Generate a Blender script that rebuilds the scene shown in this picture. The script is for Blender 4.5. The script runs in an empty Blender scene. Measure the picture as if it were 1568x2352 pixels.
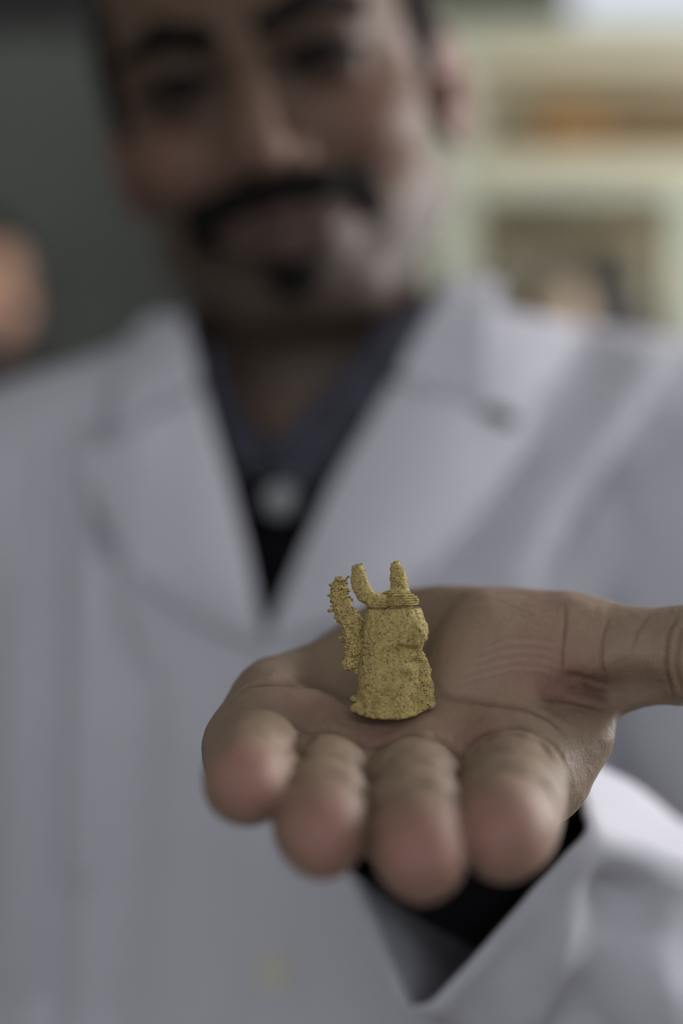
import bpy, math
import numpy as np
from mathutils import Vector
from mathutils.bvhtree import BVHTree

# ------------------------------------------------------------------ camera, world, light
SC = bpy.context.scene
COL = SC.collection
F = 3500.0            # focal length in pixels of the 1568 x 2352 frame
H = 1400.0            # camera height above the floor, mm
cam_d = bpy.data.cameras.new('camera')
cam = bpy.data.objects.new('camera', cam_d)
COL.objects.link(cam)
cam.location = (0, 0, H / 1000)
cam.rotation_euler = (math.pi / 2, 0, 0)
cam_d.sensor_fit = 'HORIZONTAL'
cam_d.sensor_width = 24.0
cam_d.lens = F * 24.0 / 1568
cam_d.clip_start = 0.02
cam_d.clip_end = 60
cam_d.dof.use_dof = True
cam_d.dof.focus_distance = 0.379
cam_d.dof.aperture_fstop = 2.9
SC.camera = cam

world = bpy.data.worlds.new('overcast')
SC.world = world
world.use_nodes = True
bg = world.node_tree.nodes['Background']
bg.inputs[0].default_value = (0.86, 0.90, 1.0, 1)
bg.inputs[1].default_value = 0.80

def area_light(name, loc, target, sx, sy, watts, color):
    l = bpy.data.lights.new(name, 'AREA')
    l.shape = 'RECTANGLE'; l.size = sx; l.size_y = sy
    l.energy = watts; l.color = color
    o = bpy.data.objects.new(name, l); COL.objects.link(o)
    o.location = loc
    o.rotation_euler = (Vector(target) - Vector(loc)).to_track_quat('-Z', 'Y').to_euler()
    return o
# daylight entering through the big side window
area_light('side_window_daylight', (1.64, 1.25, 1.90), (0.0, 0.65, 1.40), 1.7, 1.1, 52, (0.98, 0.98, 1.0))
# fill lamp added behind the camera, at an unseen window made for it
area_light('front_fill', (-0.2, -1.24, 1.85), (0.0, 0.7, 1.25), 2.6, 1.5, 9.0, (0.93, 0.96, 1.0))

SC.view_settings.view_transform = 'Standard'
SC.view_settings.look = 'None'
SC.view_settings.gamma = 1
SC.view_settings.use_curve_mapping = False
SC.view_settings.exposure = 0.08

# ------------------------------------------------------------------ helpers: projection, noise, sdf
def P(px, py, d):
    """point (mm, camera at origin, x right, y away, z up) seen at a pixel of the photograph at depth d"""
    return np.array([(px - 784) / F * d, d, -(py - 1176) / F * d])

def vnoise(p, seed=0):
    """smooth value noise on (N,3) points, -1..1"""
    rng = np.random.RandomState(seed)
    T = rng.uniform(-1, 1, (32, 32, 32)).astype(np.float32)
    i = np.floor(p).astype(np.int64); f = p - i
    f = f * f * (3 - 2 * f)
    i0 = i & 31; i1 = (i + 1) & 31
    r = 0
    for a in (0, 1):
        for b in (0, 1):
            for c in (0, 1):
                w = (f[:, 0] if a else 1 - f[:, 0]) * (f[:, 1] if b else 1 - f[:, 1]) * (f[:, 2] if c else 1 - f[:, 2])
                r = r + w * T[(i1 if a else i0)[:, 0], (i1 if b else i0)[:, 1], (i1 if c else i0)[:, 2]]
    return r

class Grid:
    def __init__(s, lo, hi, h, fill=40.0):
        s.lo = np.array(lo, float); s.h = h
        s.n = np.ceil((np.array(hi, float) - s.lo) / h).astype(int) + 1
        s.ax = [(s.lo[i] + h * np.arange(s.n[i])).astype(np.float32) for i in range(3)]
        s.A = np.full(tuple(s.n), fill, np.float32)
    def sub(s, lo, hi):
        sl = []
        for i in range(3):
            a = int(max(0, math.floor((lo[i] - s.lo[i]) / s.h))); b = int(min(s.n[i], math.ceil((hi[i] - s.lo[i]) / s.h) + 1))
            if b <= a: return None
            sl.append(slice(a, b))
        return tuple(sl)
    def xyz(s, sl):
        return s.ax[0][sl[0]][:, None, None], s.ax[1][sl[1]][None, :, None], s.ax[2][sl[2]][None, None, :]
    def put(s, fn, lo, hi, k=0.0, mode='add', pad=None):
        pad = (k + 3 * s.h) if pad is None else pad
        sl = s.sub(np.array(lo) - pad, np.array(hi) + pad)
        if sl is None: return
        X, Y, Z = s.xyz(sl)
        d = fn(X, Y, Z); a = s.A[sl]
        if mode == 'add':
            if k > 0:
                hh = np.maximum(k - np.abs(a - d), 0) / k
                s.A[sl] = np.minimum(a, d) - hh * hh * k * 0.25
            else: s.A[sl] = np.minimum(a, d)
        else:
            d = -d
            if k > 0:
                hh = np.maximum(k - np.abs(a - d), 0) / k
                s.A[sl] = np.maximum(a, d) + hh * hh * k * 0.25
            else: s.A[sl] = np.maximum(a, d)
    def cap(s, a, b, ra, rb, k=0.0, mode='add'):
        a = np.array(a, float); b = np.array(b, float); ba = b - a; L = float(ba @ ba) + 1e-9
        def fn(X, Y, Z):
            x = X - a[0]; y = Y - a[1]; z = Z - a[2]
            t = np.clip((x * ba[0] + y * ba[1] + z * ba[2]) / L, 0, 1)
            return np.sqrt((x - t * ba[0]) ** 2 + (y - t * ba[1]) ** 2 + (z - t * ba[2]) ** 2) - (ra + t * (rb - ra))
        r = max(ra, rb)
        s.put(fn, np.minimum(a, b) - r, np.maximum(a, b) + r, k, mode)
    def chain(s, pts, k=0.0, kj=None):
        for (p, r), (q, t) in zip(pts[:-1], pts[1:]): s.cap(p, q, r, t, k if kj is None else kj)
    def ell(s, c, r, k=0.0, mode='add', R=None):
        c = np.array(c, float); r = np.array(r, float); R = np.eye(3) if R is None else np.array(R)
        def fn(X, Y, Z):
            x = X - c[0]; y = Y - c[1]; z = Z - c[2]
            u = [(R[0][i] * x + R[1][i] * y + R[2][i] * z) / r[i] for i in range(3)]
            k0 = np.sqrt(u[0] ** 2 + u[1] ** 2 + u[2] ** 2) + 1e-6
            k1 = np.sqrt((u[0] / r[0]) ** 2 + (u[1] / r[1]) ** 2 + (u[2] / r[2]) ** 2) + 1e-6
            return k0 * (k0 - 1) / k1
        m = r.max()
        s.put(fn, c - m, c + m, k, mode)
    def column(s, zs, cx, cy, a, b, k=0.0, pw=2.0):
        """stack of elliptic slices"""
        lo = [min(np.array(cx) - a) , min(np.array(cy) - b), min(zs)]
        hi = [max(np.array(cx) + a), max(np.array(cy) + b), max(zs)]
        z0, z1 = min(zs), max(zs)
        def fn(X, Y, Z):
            zz = Z.ravel(); o = np.argsort(zs); Zs = np.array(zs)[o]
            g = lambda v: np.interp(zz, Zs, np.array(v, float)[o]).astype(np.float32)[None, None, :]
            A_, B_ = g(a), g(b)
            q = (np.abs((X - g(cx)) / A_) ** pw + np.abs((Y - g(cy)) / B_) ** pw) ** (1 / pw)
            d = (q - 1) * np.minimum(A_, B_)
            return np.maximum(d, np.maximum(Z - z1, z0 - Z))
        s.put(fn, lo, hi, k)
    def mesh(s): return surface_nets(s.A, s.lo, s.h)

def surface_nets(A, lo, h):
    A = A.copy(); big = max(1.0, h)
    A[0] = A[-1] = big; A[:, 0] = A[:, -1] = big; A[:, :, 0] = A[:, :, -1] = big
    I = A < 0
    c = np.zeros(tuple(np.array(A.shape) - 1), np.int8)
    offs = [(a, b, d) for a in (0, 1) for b in (0, 1) for d in (0, 1)]
    n = np.array(A.shape)
    for (a, b, d) in offs: c += I[a:n[0] - 1 + a, b:n[1] - 1 + b, d:n[2] - 1 + d]
    act = (c > 0) & (c < 8)
    ijk = np.argwhere(act)
    idx = np.full(c.shape, -1, np.int32); idx[act] = np.arange(len(ijk))
    val = np.stack([A[ijk[:, 0] + o[0], ijk[:, 1] + o[1], ijk[:, 2] + o[2]] for o in offs], 1)
    O = np.array(offs, float); acc = np.zeros((len(ijk), 3)); cnt = np.zeros(len(ijk))
    for i in range(8):
        for j in range(i + 1, 8):
            if abs(O[i] - O[j]).sum() != 1: continue
            m = (val[:, i] < 0) != (val[:, j] < 0)
            t = np.where(m, val[:, i] / np.where(m, val[:, i] - val[:, j], 1), 0)
            acc += np.where(m[:, None], O[i] + t[:, None] * (O[j] - O[i]), 0); cnt += m
    V = lo + h * (ijk + acc / cnt[:, None])
    Q = []
    for ax in range(3):
        s0 = [slice(0, n[i] - 1) if i == ax else slice(1, n[i] - 1) for i in range(3)]
        s1 = [slice(1, n[i]) if i == ax else slice(1, n[i] - 1) for i in range(3)]
        a = I[tuple(s0)]; b = I[tuple(s1)]
        e = np.argwhere(a != b); fl = a[a != b]
        e = e + np.array([0 if i == ax else 1 for i in range(3)])
        u, w = [(1, 2), (2, 0), (0, 1)][ax]
        q = []
        for du, dw in ((-1, -1), (0, -1), (0, 0), (-1, 0)):
            f = e.copy(); f[:, u] += du; f[:, w] += dw
            q.append(idx[f[:, 0], f[:, 1], f[:, 2]])
        q = np.stack(q, 1)
        Q.append(np.where(fl[:, None], q, q[:, ::-1]))
    return V, np.concatenate(Q)

def vnormals(V, Q):
    a = V[Q[:, 2]] - V[Q[:, 0]]; b = V[Q[:, 3]] - V[Q[:, 1]]
    fn = np.cross(a, b); N = np.zeros_like(V)
    for i in range(4):
        for c in range(3): N[:, c] += np.bincount(Q[:, i], fn[:, c], len(V))
    return N / (np.linalg.norm(N, axis=1)[:, None] + 1e-12)

def rot(yaw=0, pitch=0, roll=0):
    cy, sy, cp, sp, cr, sr = math.cos(yaw), math.sin(yaw), math.cos(pitch), math.sin(pitch), math.cos(roll), math.sin(roll)
    Rz = np.array([[cy, -sy, 0], [sy, cy, 0], [0, 0, 1]])
    Rx = np.array([[1, 0, 0], [0, cp, -sp], [0, sp, cp]])
    Ry = np.array([[cr, 0, sr], [0, 1, 0], [-sr, 0, cr]])
    return Ry @ Rz @ Rx

# ------------------------------------------------------------------ helpers: objects
ORG = {}
def empty(name, loc_mm, label, cat, group=None):
    o = bpy.data.objects.new(name, None); COL.objects.link(o)
    o.empty_display_size = 0.05
    w = np.array([loc_mm[0], loc_mm[1], loc_mm[2] + H]) / 1000
    o.location = w; ORG[o.name] = w
    tag(o, label, cat, group)
    return o
def tag(o, label, cat, group=None):
    o['label'] = label; o['category'] = cat
    if group: o['group'] = group
    return o
def structure(o):
    o['kind'] = 'structure'; return o

def mk(name, V, Q, mat, parent=None, cols=None, origin=None, smooth=True):
    """mesh object from mm points; the object's origin is its parent's origin, or `origin` (mm) for a top-level thing"""
    V = np.asarray(V, float); W = (V + np.array([0, 0, H])) / 1000
    if parent is not None: org = ORG[parent.name]
    else:
        org = (np.array(origin, float) + np.array([0, 0, H])) / 1000 if origin is not None else \
            np.array([W[:, 0].mean(), W[:, 1].mean(), W[:, 2].min()])
    W = W - org
    me = bpy.data.meshes.new(name)
    if isinstance(Q, np.ndarray):
        nf, w = Q.shape
        me.vertices.add(len(W)); me.vertices.foreach_set('co', W.astype(np.float32).ravel())
        me.loops.add(nf * w); me.loops.foreach_set('vertex_index', Q.astype(np.int32).ravel())
        me.polygons.add(nf); me.polygons.foreach_set('loop_start', (np.arange(nf) * w).astype(np.int32))
        me.update(calc_edges=True)
    else:
        me.from_pydata([tuple(v) for v in W], [], [tuple(q) for q in Q]); me.update()
    if smooth: me.polygons.foreach_set('use_smooth', np.ones(len(me.polygons), bool))
    if cols is not None:
        at = me.color_attributes.new('tint', 'FLOAT_COLOR', 'POINT')
        at.data.foreach_set('color', np.concatenate([cols, np.ones((len(V), 1))], 1).astype(np.float32).ravel())
    if mat: me.materials.append(mat)
    o = bpy.data.objects.new(name, me); COL.objects.link(o)
    if parent is not None: o.parent = parent; ORG[o.name] = org
    else: o.location = org; ORG[o.name] = org
    return o

def box(lo, hi, bev=0.0):
    """bevelled box as verts, faces (mm)"""
    import bmesh
    bm = bmesh.new(); bmesh.ops.create_cube(bm, size=1.0)
    lo = np.array(lo, float); hi = np.array(hi, float)
    for v in bm.verts:
        v.co = Vector(tuple((lo + hi) / 2 + np.array(v.co) * (hi - lo)))
    if bev > 0: bmesh.ops.bevel(bm, geom=list(bm.edges), offset=bev, segments=2, profile=0.5, affect='EDGES')
    bm.verts.ensure_lookup_table()
    V = [tuple(v.co) for v in bm.verts]; Fc = [tuple(v.index for v in f.verts) for f in bm.faces]
    bm.free(); return V, Fc
def boxobj(name, lo, hi, mat, parent=None, bev=0.0):
    V, Fc = box(lo, hi, bev); return mk(name, V, Fc, mat, parent, smooth=False)

def lathe(prof, c, n=32):
    V = []; Q = []
    for r, z in prof:
        for i in range(n):
            a = 2 * math.pi * i / n; V.append((c[0] + r * math.cos(a), c[1] + r * math.sin(a), c[2] + z))
    m = len(prof)
    for j in range(m - 1):
        for i in range(n):
            Q.append((j * n + i, j * n + (i + 1) % n, (j + 1) * n + (i + 1) % n, (j + 1) * n + i))
    Q.append(tuple(range(n))[::-1]); Q.append(tuple((m - 1) * n + i for i in range(n)))
    return V, Q

def mat(name, color=(0.5, 0.5, 0.5), rough=0.6, attr=False, noise=None, bump=None, sss=0.0, spec=0.5, extra=None):
    """principled material; noise=(scale, amount) varies the colour, bump=[(scale, strength, distance)]"""
    m = bpy.data.materials.new(name); m.use_nodes = True
    nt = m.node_tree; b = nt.nodes['Principled BSDF']
    b.inputs['Roughness'].default_value = rough
    b.inputs['Specular IOR Level'].default_value = spec
    tc = nt.nodes.new('ShaderNodeTexCoord')
    if attr:
        src = nt.nodes.new('ShaderNodeAttribute'); src.attribute_name = 'tint'; out = src.outputs['Color']
    else:
        src = nt.nodes.new('ShaderNodeRGB'); src.outputs[0].default_value = (*color, 1); out = src.outputs[0]
    if noise:
        for (sc, am) in noise:
            n = nt.nodes.new('ShaderNodeTexNoise'); n.inputs['Scale'].default_value = sc; n.inputs['Detail'].default_value = 4
            nt.links.new(tc.outputs['Object'], n.inputs['Vector'])
            mr = nt.nodes.new('ShaderNodeMapRange'); mr.inputs['From Min'].default_value = 0.25; mr.inputs['From Max'].default_value = 0.75
            mr.inputs['To Min'].default_value = 1 - am; mr.inputs['To Max'].default_value = 1 + am
            nt.links.new(n.outputs['Fac'], mr.inputs['Value'])
            mx = nt.nodes.new('ShaderNodeVectorMath'); mx.operation = 'SCALE'
            nt.links.new(out, mx.inputs[0]); nt.links.new(mr.outputs[0], mx.inputs['Scale']); out = mx.outputs[0]
    if extra: out = extra(nt, tc, out)
    nt.links.new(out, b.inputs['Base Color'])
    if bump:
        prev = None
        for (kind, sc, st, dist) in bump:
            n = nt.nodes.new('ShaderNodeTexVoronoi' if kind == 'v' else 'ShaderNodeTexNoise')
            n.inputs['Scale'].default_value = sc
            if kind != 'v': n.inputs['Detail'].default_value = 5
            nt.links.new(tc.outputs['Object'], n.inputs['Vector'])
            bp = nt.nodes.new('ShaderNodeBump'); bp.inputs['Strength'].default_value = st; bp.inputs['Distance'].default_value = dist
            nt.links.new(n.outputs[0], bp.inputs['Height'])
            if prev: nt.links.new(prev, bp.inputs['Normal'])
            prev = bp.outputs[0]
        nt.links.new(prev, b.inputs['Normal'])
    if sss > 0:
        b.inputs['Subsurface Weight'].default_value = sss
        b.inputs['Subsurface Radius'].default_value = (1.0, 0.45, 0.25)
        b.inputs['Subsurface Scale'].default_value = 0.0022
    return m

def specks(color, scale, lo, hi, amount=1.0):
    """dark flecks sprinkled through a material"""
    def f(nt, tc, out):
        v = nt.nodes.new('ShaderNodeTexNoise'); v.inputs['Scale'].default_value = scale; v.inputs['Detail'].default_value = 1.0
        v.inputs['Roughness'].default_value = 0.6
        nt.links.new(tc.outputs['Object'], v.inputs['Vector'])
        r = nt.nodes.new('ShaderNodeMapRange'); r.inputs['From Min'].default_value = lo; r.inputs['From Max'].default_value = hi
        r.inputs['To Max'].default_value = amount
        nt.links.new(v.outputs['Fac'], r.inputs['Value'])
        mx = nt.nodes.new('ShaderNodeMix'); mx.data_type = 'RGBA'
        nt.links.new(r.outputs[0], mx.inputs['Factor']); nt.links.new(out, mx.inputs[6]); mx.inputs[7].default_value = (*color, 1)
        return mx.outputs[2]
    return f

def resample(pts, n):
    pts = np.asarray(pts, float); s = np.r_[0, np.cumsum(np.linalg.norm(np.diff(pts, axis=0), axis=1))]
    t = np.linspace(0, s[-1], n)
    return np.stack([np.interp(t, s, pts[:, i]) for i in range(pts.shape[1])], 1)
def smooth_poly(pts, n, it=3):
    p = resample(pts, n)
    for _ in range(it): p[1:-1] = 0.25 * p[:-2] + 0.5 * p[1:-1] + 0.25 * p[2:]
    return p
def gridfaces(n, m, wrap=False):
    Q = []
    for i in range(n - 1):
        for j in range(m if wrap else m - 1):
            k = (j + 1) % m
            Q.append((i * m + j, i * m + k, (i + 1) * m + k, (i + 1) * m + j))
    return np.array(Q)
def solid(o, t, off=0.0, sub=0):
    m = o.modifiers.new('thickness', 'SOLIDIFY'); m.thickness = t; m.offset = off
    if sub: s = o.modifiers.new('smooth', 'SUBSURF'); s.levels = sub; s.render_levels = sub

# ------------------------------------------------------------------ materials
M = {}
M['skin'] = mat('skin', attr=True, rough=0.55, spec=0.3, noise=[(900, 0.05), (160, 0.07)],
                bump=[('v', 1500, 0.16, 0.0006), ('n', 700, 0.22, 0.0008)], sss=0.12)
M['skin_far'] = mat('skin_far', attr=True, rough=0.5, spec=0.4, noise=[(60, 0.06)], bump=[('n', 500, 0.1, 0.0008)])
M['hair'] = mat('hair', (0.010, 0.009, 0.008), 0.75, spec=0.12, noise=[(500, 0.3)], bump=[('n', 900, 0.6, 0.002)])
M['coat'] = mat('coat_cotton', (0.572, 0.560, 0.610), 0.85, spec=0.2, noise=[(9, 0.015)], bump=[('n', 2200, 0.12, 0.0004), ('n', 45, 0.15, 0.004)])
M['lining'] = mat('coat_button', (0.62, 0.60, 0.50), 0.4)
M['black_knit'] = mat('black_knit', (0.006, 0.006, 0.008), 0.95, spec=0.12, noise=[(1200, 0.3)], bump=[('n', 1500, 0.4, 0.0006)])
M['navy'] = mat('navy_print', (0.013, 0.014, 0.024), 0.8, extra=specks((0.30, 0.30, 0.38), 520, 0.55, 0.62, 0.36))
M['eye'] = mat('eye_white', (0.14, 0.125, 0.11), 0.25)
M['iris'] = mat('iris', (0.02, 0.012, 0.008), 0.15)
M['trousers'] = mat('trousers', (0.02, 0.022, 0.03), 0.9, noise=[(200, 0.1)])
M['shoe'] = mat('shoe_leather', (0.015, 0.013, 0.012), 0.35)
def print_flecks(nt, tc, out):
    # fine dark flecks of uneven density, and a few wider brown stains
    def tex(sc, det):
        n = nt.nodes.new('ShaderNodeTexNoise'); n.inputs['Scale'].default_value = sc; n.inputs['Detail'].default_value = det
        nt.links.new(tc.outputs['Object'], n.inputs['Vector']); return n.outputs['Fac']
    def ramp(v, a, b, c, d):
        m = nt.nodes.new('ShaderNodeMapRange'); m.inputs['From Min'].default_value = a; m.inputs['From Max'].default_value = b
        m.inputs['To Min'].default_value = c; m.inputs['To Max'].default_value = d
        nt.links.new(v, m.inputs['Value']); return m.outputs[0]
    def mixc(f, a, col):
        m = nt.nodes.new('ShaderNodeMix'); m.data_type = 'RGBA'
        nt.links.new(f, m.inputs['Factor']); nt.links.new(a, m.inputs[6]); m.inputs[7].default_value = (*col, 1); return m.outputs[2]
    out = mixc(ramp(tex(420, 3), 0.5, 0.72, 0, 0.55), out, (0.30, 0.20, 0.06))
    out = mixc(ramp(tex(650, 2), 0.52, 0.75, 0, 0.6), out, (0.56, 0.46, 0.235))
    for sc, lo, hi, col in ((5200, 0.56, 0.64, (0.07, 0.05, 0.018)), (3000, 0.60, 0.66, (0.045, 0.03, 0.010)), (1500, 0.66, 0.72, (0.06, 0.038, 0.012))):
        dens = ramp(tex(sc / 6.5, 2), 0.35, 0.65, -0.05, 0.05)
        ad = nt.nodes.new('ShaderNodeMath'); ad.operation = 'ADD'; nt.links.new(tex(sc, 1.5), ad.inputs[0]); nt.links.new(dens, ad.inputs[1])
        out = mixc(ramp(ad.outputs[0], lo, hi, 0, 0.92), out, col)
    return out
M['print'] = mat('printed_paste', (0.50, 0.385, 0.150), 0.85, spec=0.2, noise=[(300, 0.10)], extra=print_flecks, bump=[('n', 2600, 0.5, 0.0004)])
M['wall'] = mat('wall_paint', (0.17, 0.165, 0.125), 0.85, noise=[(3, 0.05)], bump=[('n', 120, 0.1, 0.001)])
M['wall_side'] = mat('wall_side_paint', (0.33, 0.34, 0.31), 0.85, noise=[(3, 0.05)])
M['ceil'] = mat('ceiling_paint', (0.34, 0.34, 0.32), 0.9, noise=[(4, 0.03)])
M['floor'] = mat('floor_lino', (0.15, 0.145, 0.13), 0.45, noise=[(6, 0.08), (150, 0.08)])
M['board'] = mat('board_slate', (0.125, 0.132, 0.116), 0.7, noise=[(2.2, 0.18)])
M['board_frame'] = mat('board_frame', (0.022, 0.022, 0.02), 0.5, noise=[(30, 0.2)])
M['green_paint'] = mat('pale_green_paint', (0.50, 0.52, 0.40), 0.5, noise=[(12, 0.05)])
M['cream'] = mat('cream_panel', (0.60, 0.53, 0.36), 0.6, noise=[(8, 0.06)])
M['taupe'] = mat('taupe_panel', (0.22, 0.19, 0.135), 0.7, noise=[(10, 0.08)])
M['card'] = mat('brown_card', (0.27, 0.145, 0.045), 0.8, noise=[(14, 0.12)])
M['card_dark'] = mat('dark_brown_card', (0.16, 0.10, 0.04), 0.8, noise=[(14, 0.12)])
M['tape'] = mat('packing_tape', (0.30, 0.20, 0.09), 0.25)
M['beige_jar'] = mat('beige_plastic', (0.50, 0.38, 0.27), 0.4, noise=[(20, 0.05)])
M['grey_jar'] = mat('grey_plastic', (0.10, 0.10, 0.095), 0.4)
M['red_lid'] = mat('red_plastic', (0.36, 0.12, 0.09), 0.4)
M['frame'] = mat('window_frame', (0.45, 0.46, 0.44), 0.5, noise=[(10, 0.04)])
g = bpy.data.materials.new('window_glass'); g.use_nodes = True
gb = g.node_tree.nodes['Principled BSDF']; gb.inputs['Roughness'].default_value = 0.02
gb.inputs['Transmission Weight'].default_value = 1.0; gb.inputs['IOR'].default_value = 1.02
gb.inputs['Base Color'].default_value = (0.97, 0.98, 0.97, 1); M['glass'] = g
M['jacket'] = mat('dark_jacket', (0.012, 0.012, 0.015), 0.9, noise=[(80, 0.2)])

# ------------------------------------------------------------------ room
FLOOR = -H; CEIL = 1400.0
XL, XR, YB, YF = -2300.0, 1700.0, 2700.0, -1300.0
structure(boxobj('floor', (XL, YF, FLOOR - 60), (XR, YB, FLOOR), M['floor']))
structure(boxobj('ceiling', (XL, YF, CEIL), (XR, YB, CEIL + 60), M['ceil']))
structure(boxobj('wall_left', (XL - 80, YF, FLOOR), (XL, YB, CEIL), M['wall_side']))

def wall_with_hole(name, axis, w0, w1, z0, z1, hx0, hx1, hz0, hz1, t0, t1, m):
    """wall slab with one window opening, as one mesh of four blocks"""
    V = []; Q = []
    for (a0, a1, c0, c1) in ((w0, hx0, z0, z1), (hx1, w1, z0, z1), (hx0, hx1, z0, hz0), (hx0, hx1, hz1, z1)):
        lo, hi = ((a0, t0, c0), (a1, t1, c1)) if axis == 'x' else ((t0, a0, c0), (t1, a1, c1))
        v, f = box(lo, hi); k = len(V); V += v; Q += [tuple(i + k for i in q) for q in f]
    return structure(mk(name, V, Q, m, smooth=False))
# high window in the back wall, big window in the right wall
BW = (392.0, 1300.0, 790.0, 1250.0)
wall_with_hole('wall_back', 'x', XL, XR, FLOOR, CEIL, BW[0], BW[1], BW[2], BW[3], YB, YB + 120, M['wall'])
RW = (350.0, 2150.0, -80.0, 1120.0)
wall_with_hole('wall_right', 'y', YF, YB, FLOOR, CEIL, RW[0], RW[1], RW[2], RW[3], XR, XR + 120, M['wall_side'])
FW = (-1600.0, 1200.0, -320.0, 1250.0)  # unseen opening added for the front fill light
wall_with_hole('wall_front', 'x', XL, XR, FLOOR, CEIL, FW[0], FW[1], FW[2], FW[3], YF - 120, YF, M['wall_side'])
def window(name, axis, a0, a1, z0, z1, t, nx, nz, fw):
    V = []; Q = []
    def bar(lo, hi):
        v, f = box(lo, hi, 2); k = len(V); V.extend(v); Q.extend([tuple(i + k for i in q) for q in f])
    def put(p0, p1, c0, c1, th):
        bar((p0, t - th, c0), (p1, t + th, c1)) if axis == 'x' else bar((t - th, p0, c0), (t + th, p1, c1))
    put(a0, a0 + fw, z0, z1, 30); put(a1 - fw, a1, z0, z1, 30)
    put(a0 + fw, a1 - fw, z0, z0 + fw, 30); put(a0 + fw, a1 - fw, z1 - fw, z1, 30)
    for i in range(1, nx):
        c = a0 + (a1 - a0) * i / nx; put(c - fw / 3, c + fw / 3, z0 + fw, z1 - fw, 20)
    for i in range(1, nz):
        c = z0 + (z1 - z0) * i / nz; put(a0 + fw, a1 - fw, c - fw / 3, c + fw / 3, 20)
    o = structure(mk(name, V, Q, M['frame'], smooth=False))
    for i in range(nx):
        for j in range(nz):
            p0 = a0 + fw + (a1 - a0 - 2 * fw) * i / nx; p1 = a0 + fw + (a1 - a0 - 2 * fw) * (i + 1) / nx
            c0 = z0 + fw + (z1 - z0 - 2 * fw) * j / nz; c1 = z0 + fw + (z1 - z0 - 2 * fw) * (j + 1) / nz
            if axis == 'x': boxobj('pane', (p0, t - 2, c0), (p1, t + 2, c1), M['glass'], o)
            else: boxobj('pane', (t - 2, p0, c0), (t + 2, p1, c1), M['glass'], o)
    return o
window('window_1', 'x', BW[0], BW[1], BW[2], BW[3], YB + 60, 3, 1, 22)
window('window_2', 'y', RW[0], RW[1], RW[2], RW[3], XR + 60, 3, 2, 40)
window('fill_window', 'x', FW[0], FW[1], FW[2], FW[3], YF - 60, 4, 1, 40)  # unseen window added to go with the fill lamp behind the camera

# dark board on the back wall
bo = empty('wall_board', (-1100, YB - 25, -300), 'large dark grey-green board with black frame on the back wall', 'board')
boxobj('panel', (-2080, YB - 24, -300), (-40, YB - 4, 838), M['board'], bo)
for (lo, hi) in (((-2120, YB - 34, 838), (0, YB - 2, 1000)), ((-2120, YB - 34, -340), (0, YB - 2, -300)),
                 ((-2120, YB - 34, -300), (-2080, YB - 2, 838)), ((-40, YB - 34, -300), (0, YB - 2, 838))):
    boxobj('frame_rail', lo, hi, M['board_frame'], bo, 4)

# pale green shelving cabinet behind the man's left shoulder
YS = 2300.0
def SX(px): return (px - 784) / F * YS
def SZ(py): return -(py - 1176) / F * YS
cab = empty('shelf_cabinet', (560, YS + 160, FLOOR), 'pale green and cream open shelf cabinet standing against the back wall', 'cabinet')
ztop = SZ(92)
posts = [SX(995), SX(1540), SX(2085)]
for x in posts: boxobj('post', (x, YS, FLOOR), (x + 62, YS + 60, SZ(405) if x == posts[1] else ztop), M['green_paint'], cab, 3)
boxobj('back_panel', (posts[0], YS + 230, FLOOR), (posts[2] + 62, YS + 250, ztop), M['cream'], cab)
boxobj('side_panel', (posts[0] - 4, YS + 60, FLOOR), (posts[0] + 12, YS + 230, ztop), M['cream'], cab)
boxobj('side_panel', (posts[2] + 50, YS + 60, FLOOR), (posts[2] + 66, YS + 230, ztop), M['cream'], cab)
boxobj('top_board', (posts[0] - 10, YS - 10, ztop), (posts[2] + 72, YS + 252, ztop + 26), M['green_paint'], cab, 3)
boxobj('cornice', (posts[0] + 62, YS + 4, SZ(150)), (posts[2], YS + 20, ztop), M['cream'], cab, 2)
for (za, zb) in ((SZ(445), SZ(405)), (SZ(980), SZ(940)), (SZ(1900), SZ(1860))):
    boxobj('shelf_board', (posts[0] + 12, YS + 20, za), (posts[2] + 50, YS + 230, zb), M['cream'], cab)
    for i in range(2):
        boxobj('shelf_rail', (posts[i] + 62, YS - 4, za - 4), (posts[i + 1], YS + 20, zb + 4), M['green_paint'], cab, 3)
for i in range(2):
    boxobj('shelf_lip', (posts[i] + 62 * (i == 0), YS + 2, SZ(401)), (posts[i + 1], YS + 14, SZ(345)), M['cream'], cab, 2)
boxobj('inner_panel', (posts[0] + 12, YS + 100, SZ(405)), (posts[2] + 50, YS + 106, ztop), M['cream'], cab)
def carton(lo, hi, m, label):
    o = empty('carton', ((lo[0] + hi[0]) / 2, (lo[1] + hi[1]) / 2, lo[2]), label, 'box')
    boxobj('body', lo, hi, m, o, 2)
    c = (lo[0] + hi[0]) / 2
    boxobj('tape', (c - 22, lo[1] + 2, hi[2] - .4), (c + 22, hi[1] - 2, hi[2] + 1.0), M['tape'], o)
    boxobj('flap_seam', (lo[0] + 2, (lo[1] + hi[1]) / 2 - 2, hi[2] - 0.5), (hi[0] - 2, (lo[1] + hi[1]) / 2 + 2, hi[2] + 0.8), M['card_dark'], o)
    return o
s1 = SZ(405)
carton((SX(1238), YS + 30, s1), (SX(1395), YS + 97, SZ(208)), M['card'], 'orange-brown cardboard carton on the upper shelf beside the cabinet post')
carton((SX(1400), YS + 36, s1), (SX(1700), YS + 98, SZ(212)), M['card_dark'], 'dark brown cardboard carton on the upper shelf, next to the orange-brown carton')
s2 = SZ(940)
carton((SX(1125), YS + 122, s2), (SX(1500), YS + 222, SZ(520)), M['taupe'], 'large taupe carton filling the lower shelf behind the jars')
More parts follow.
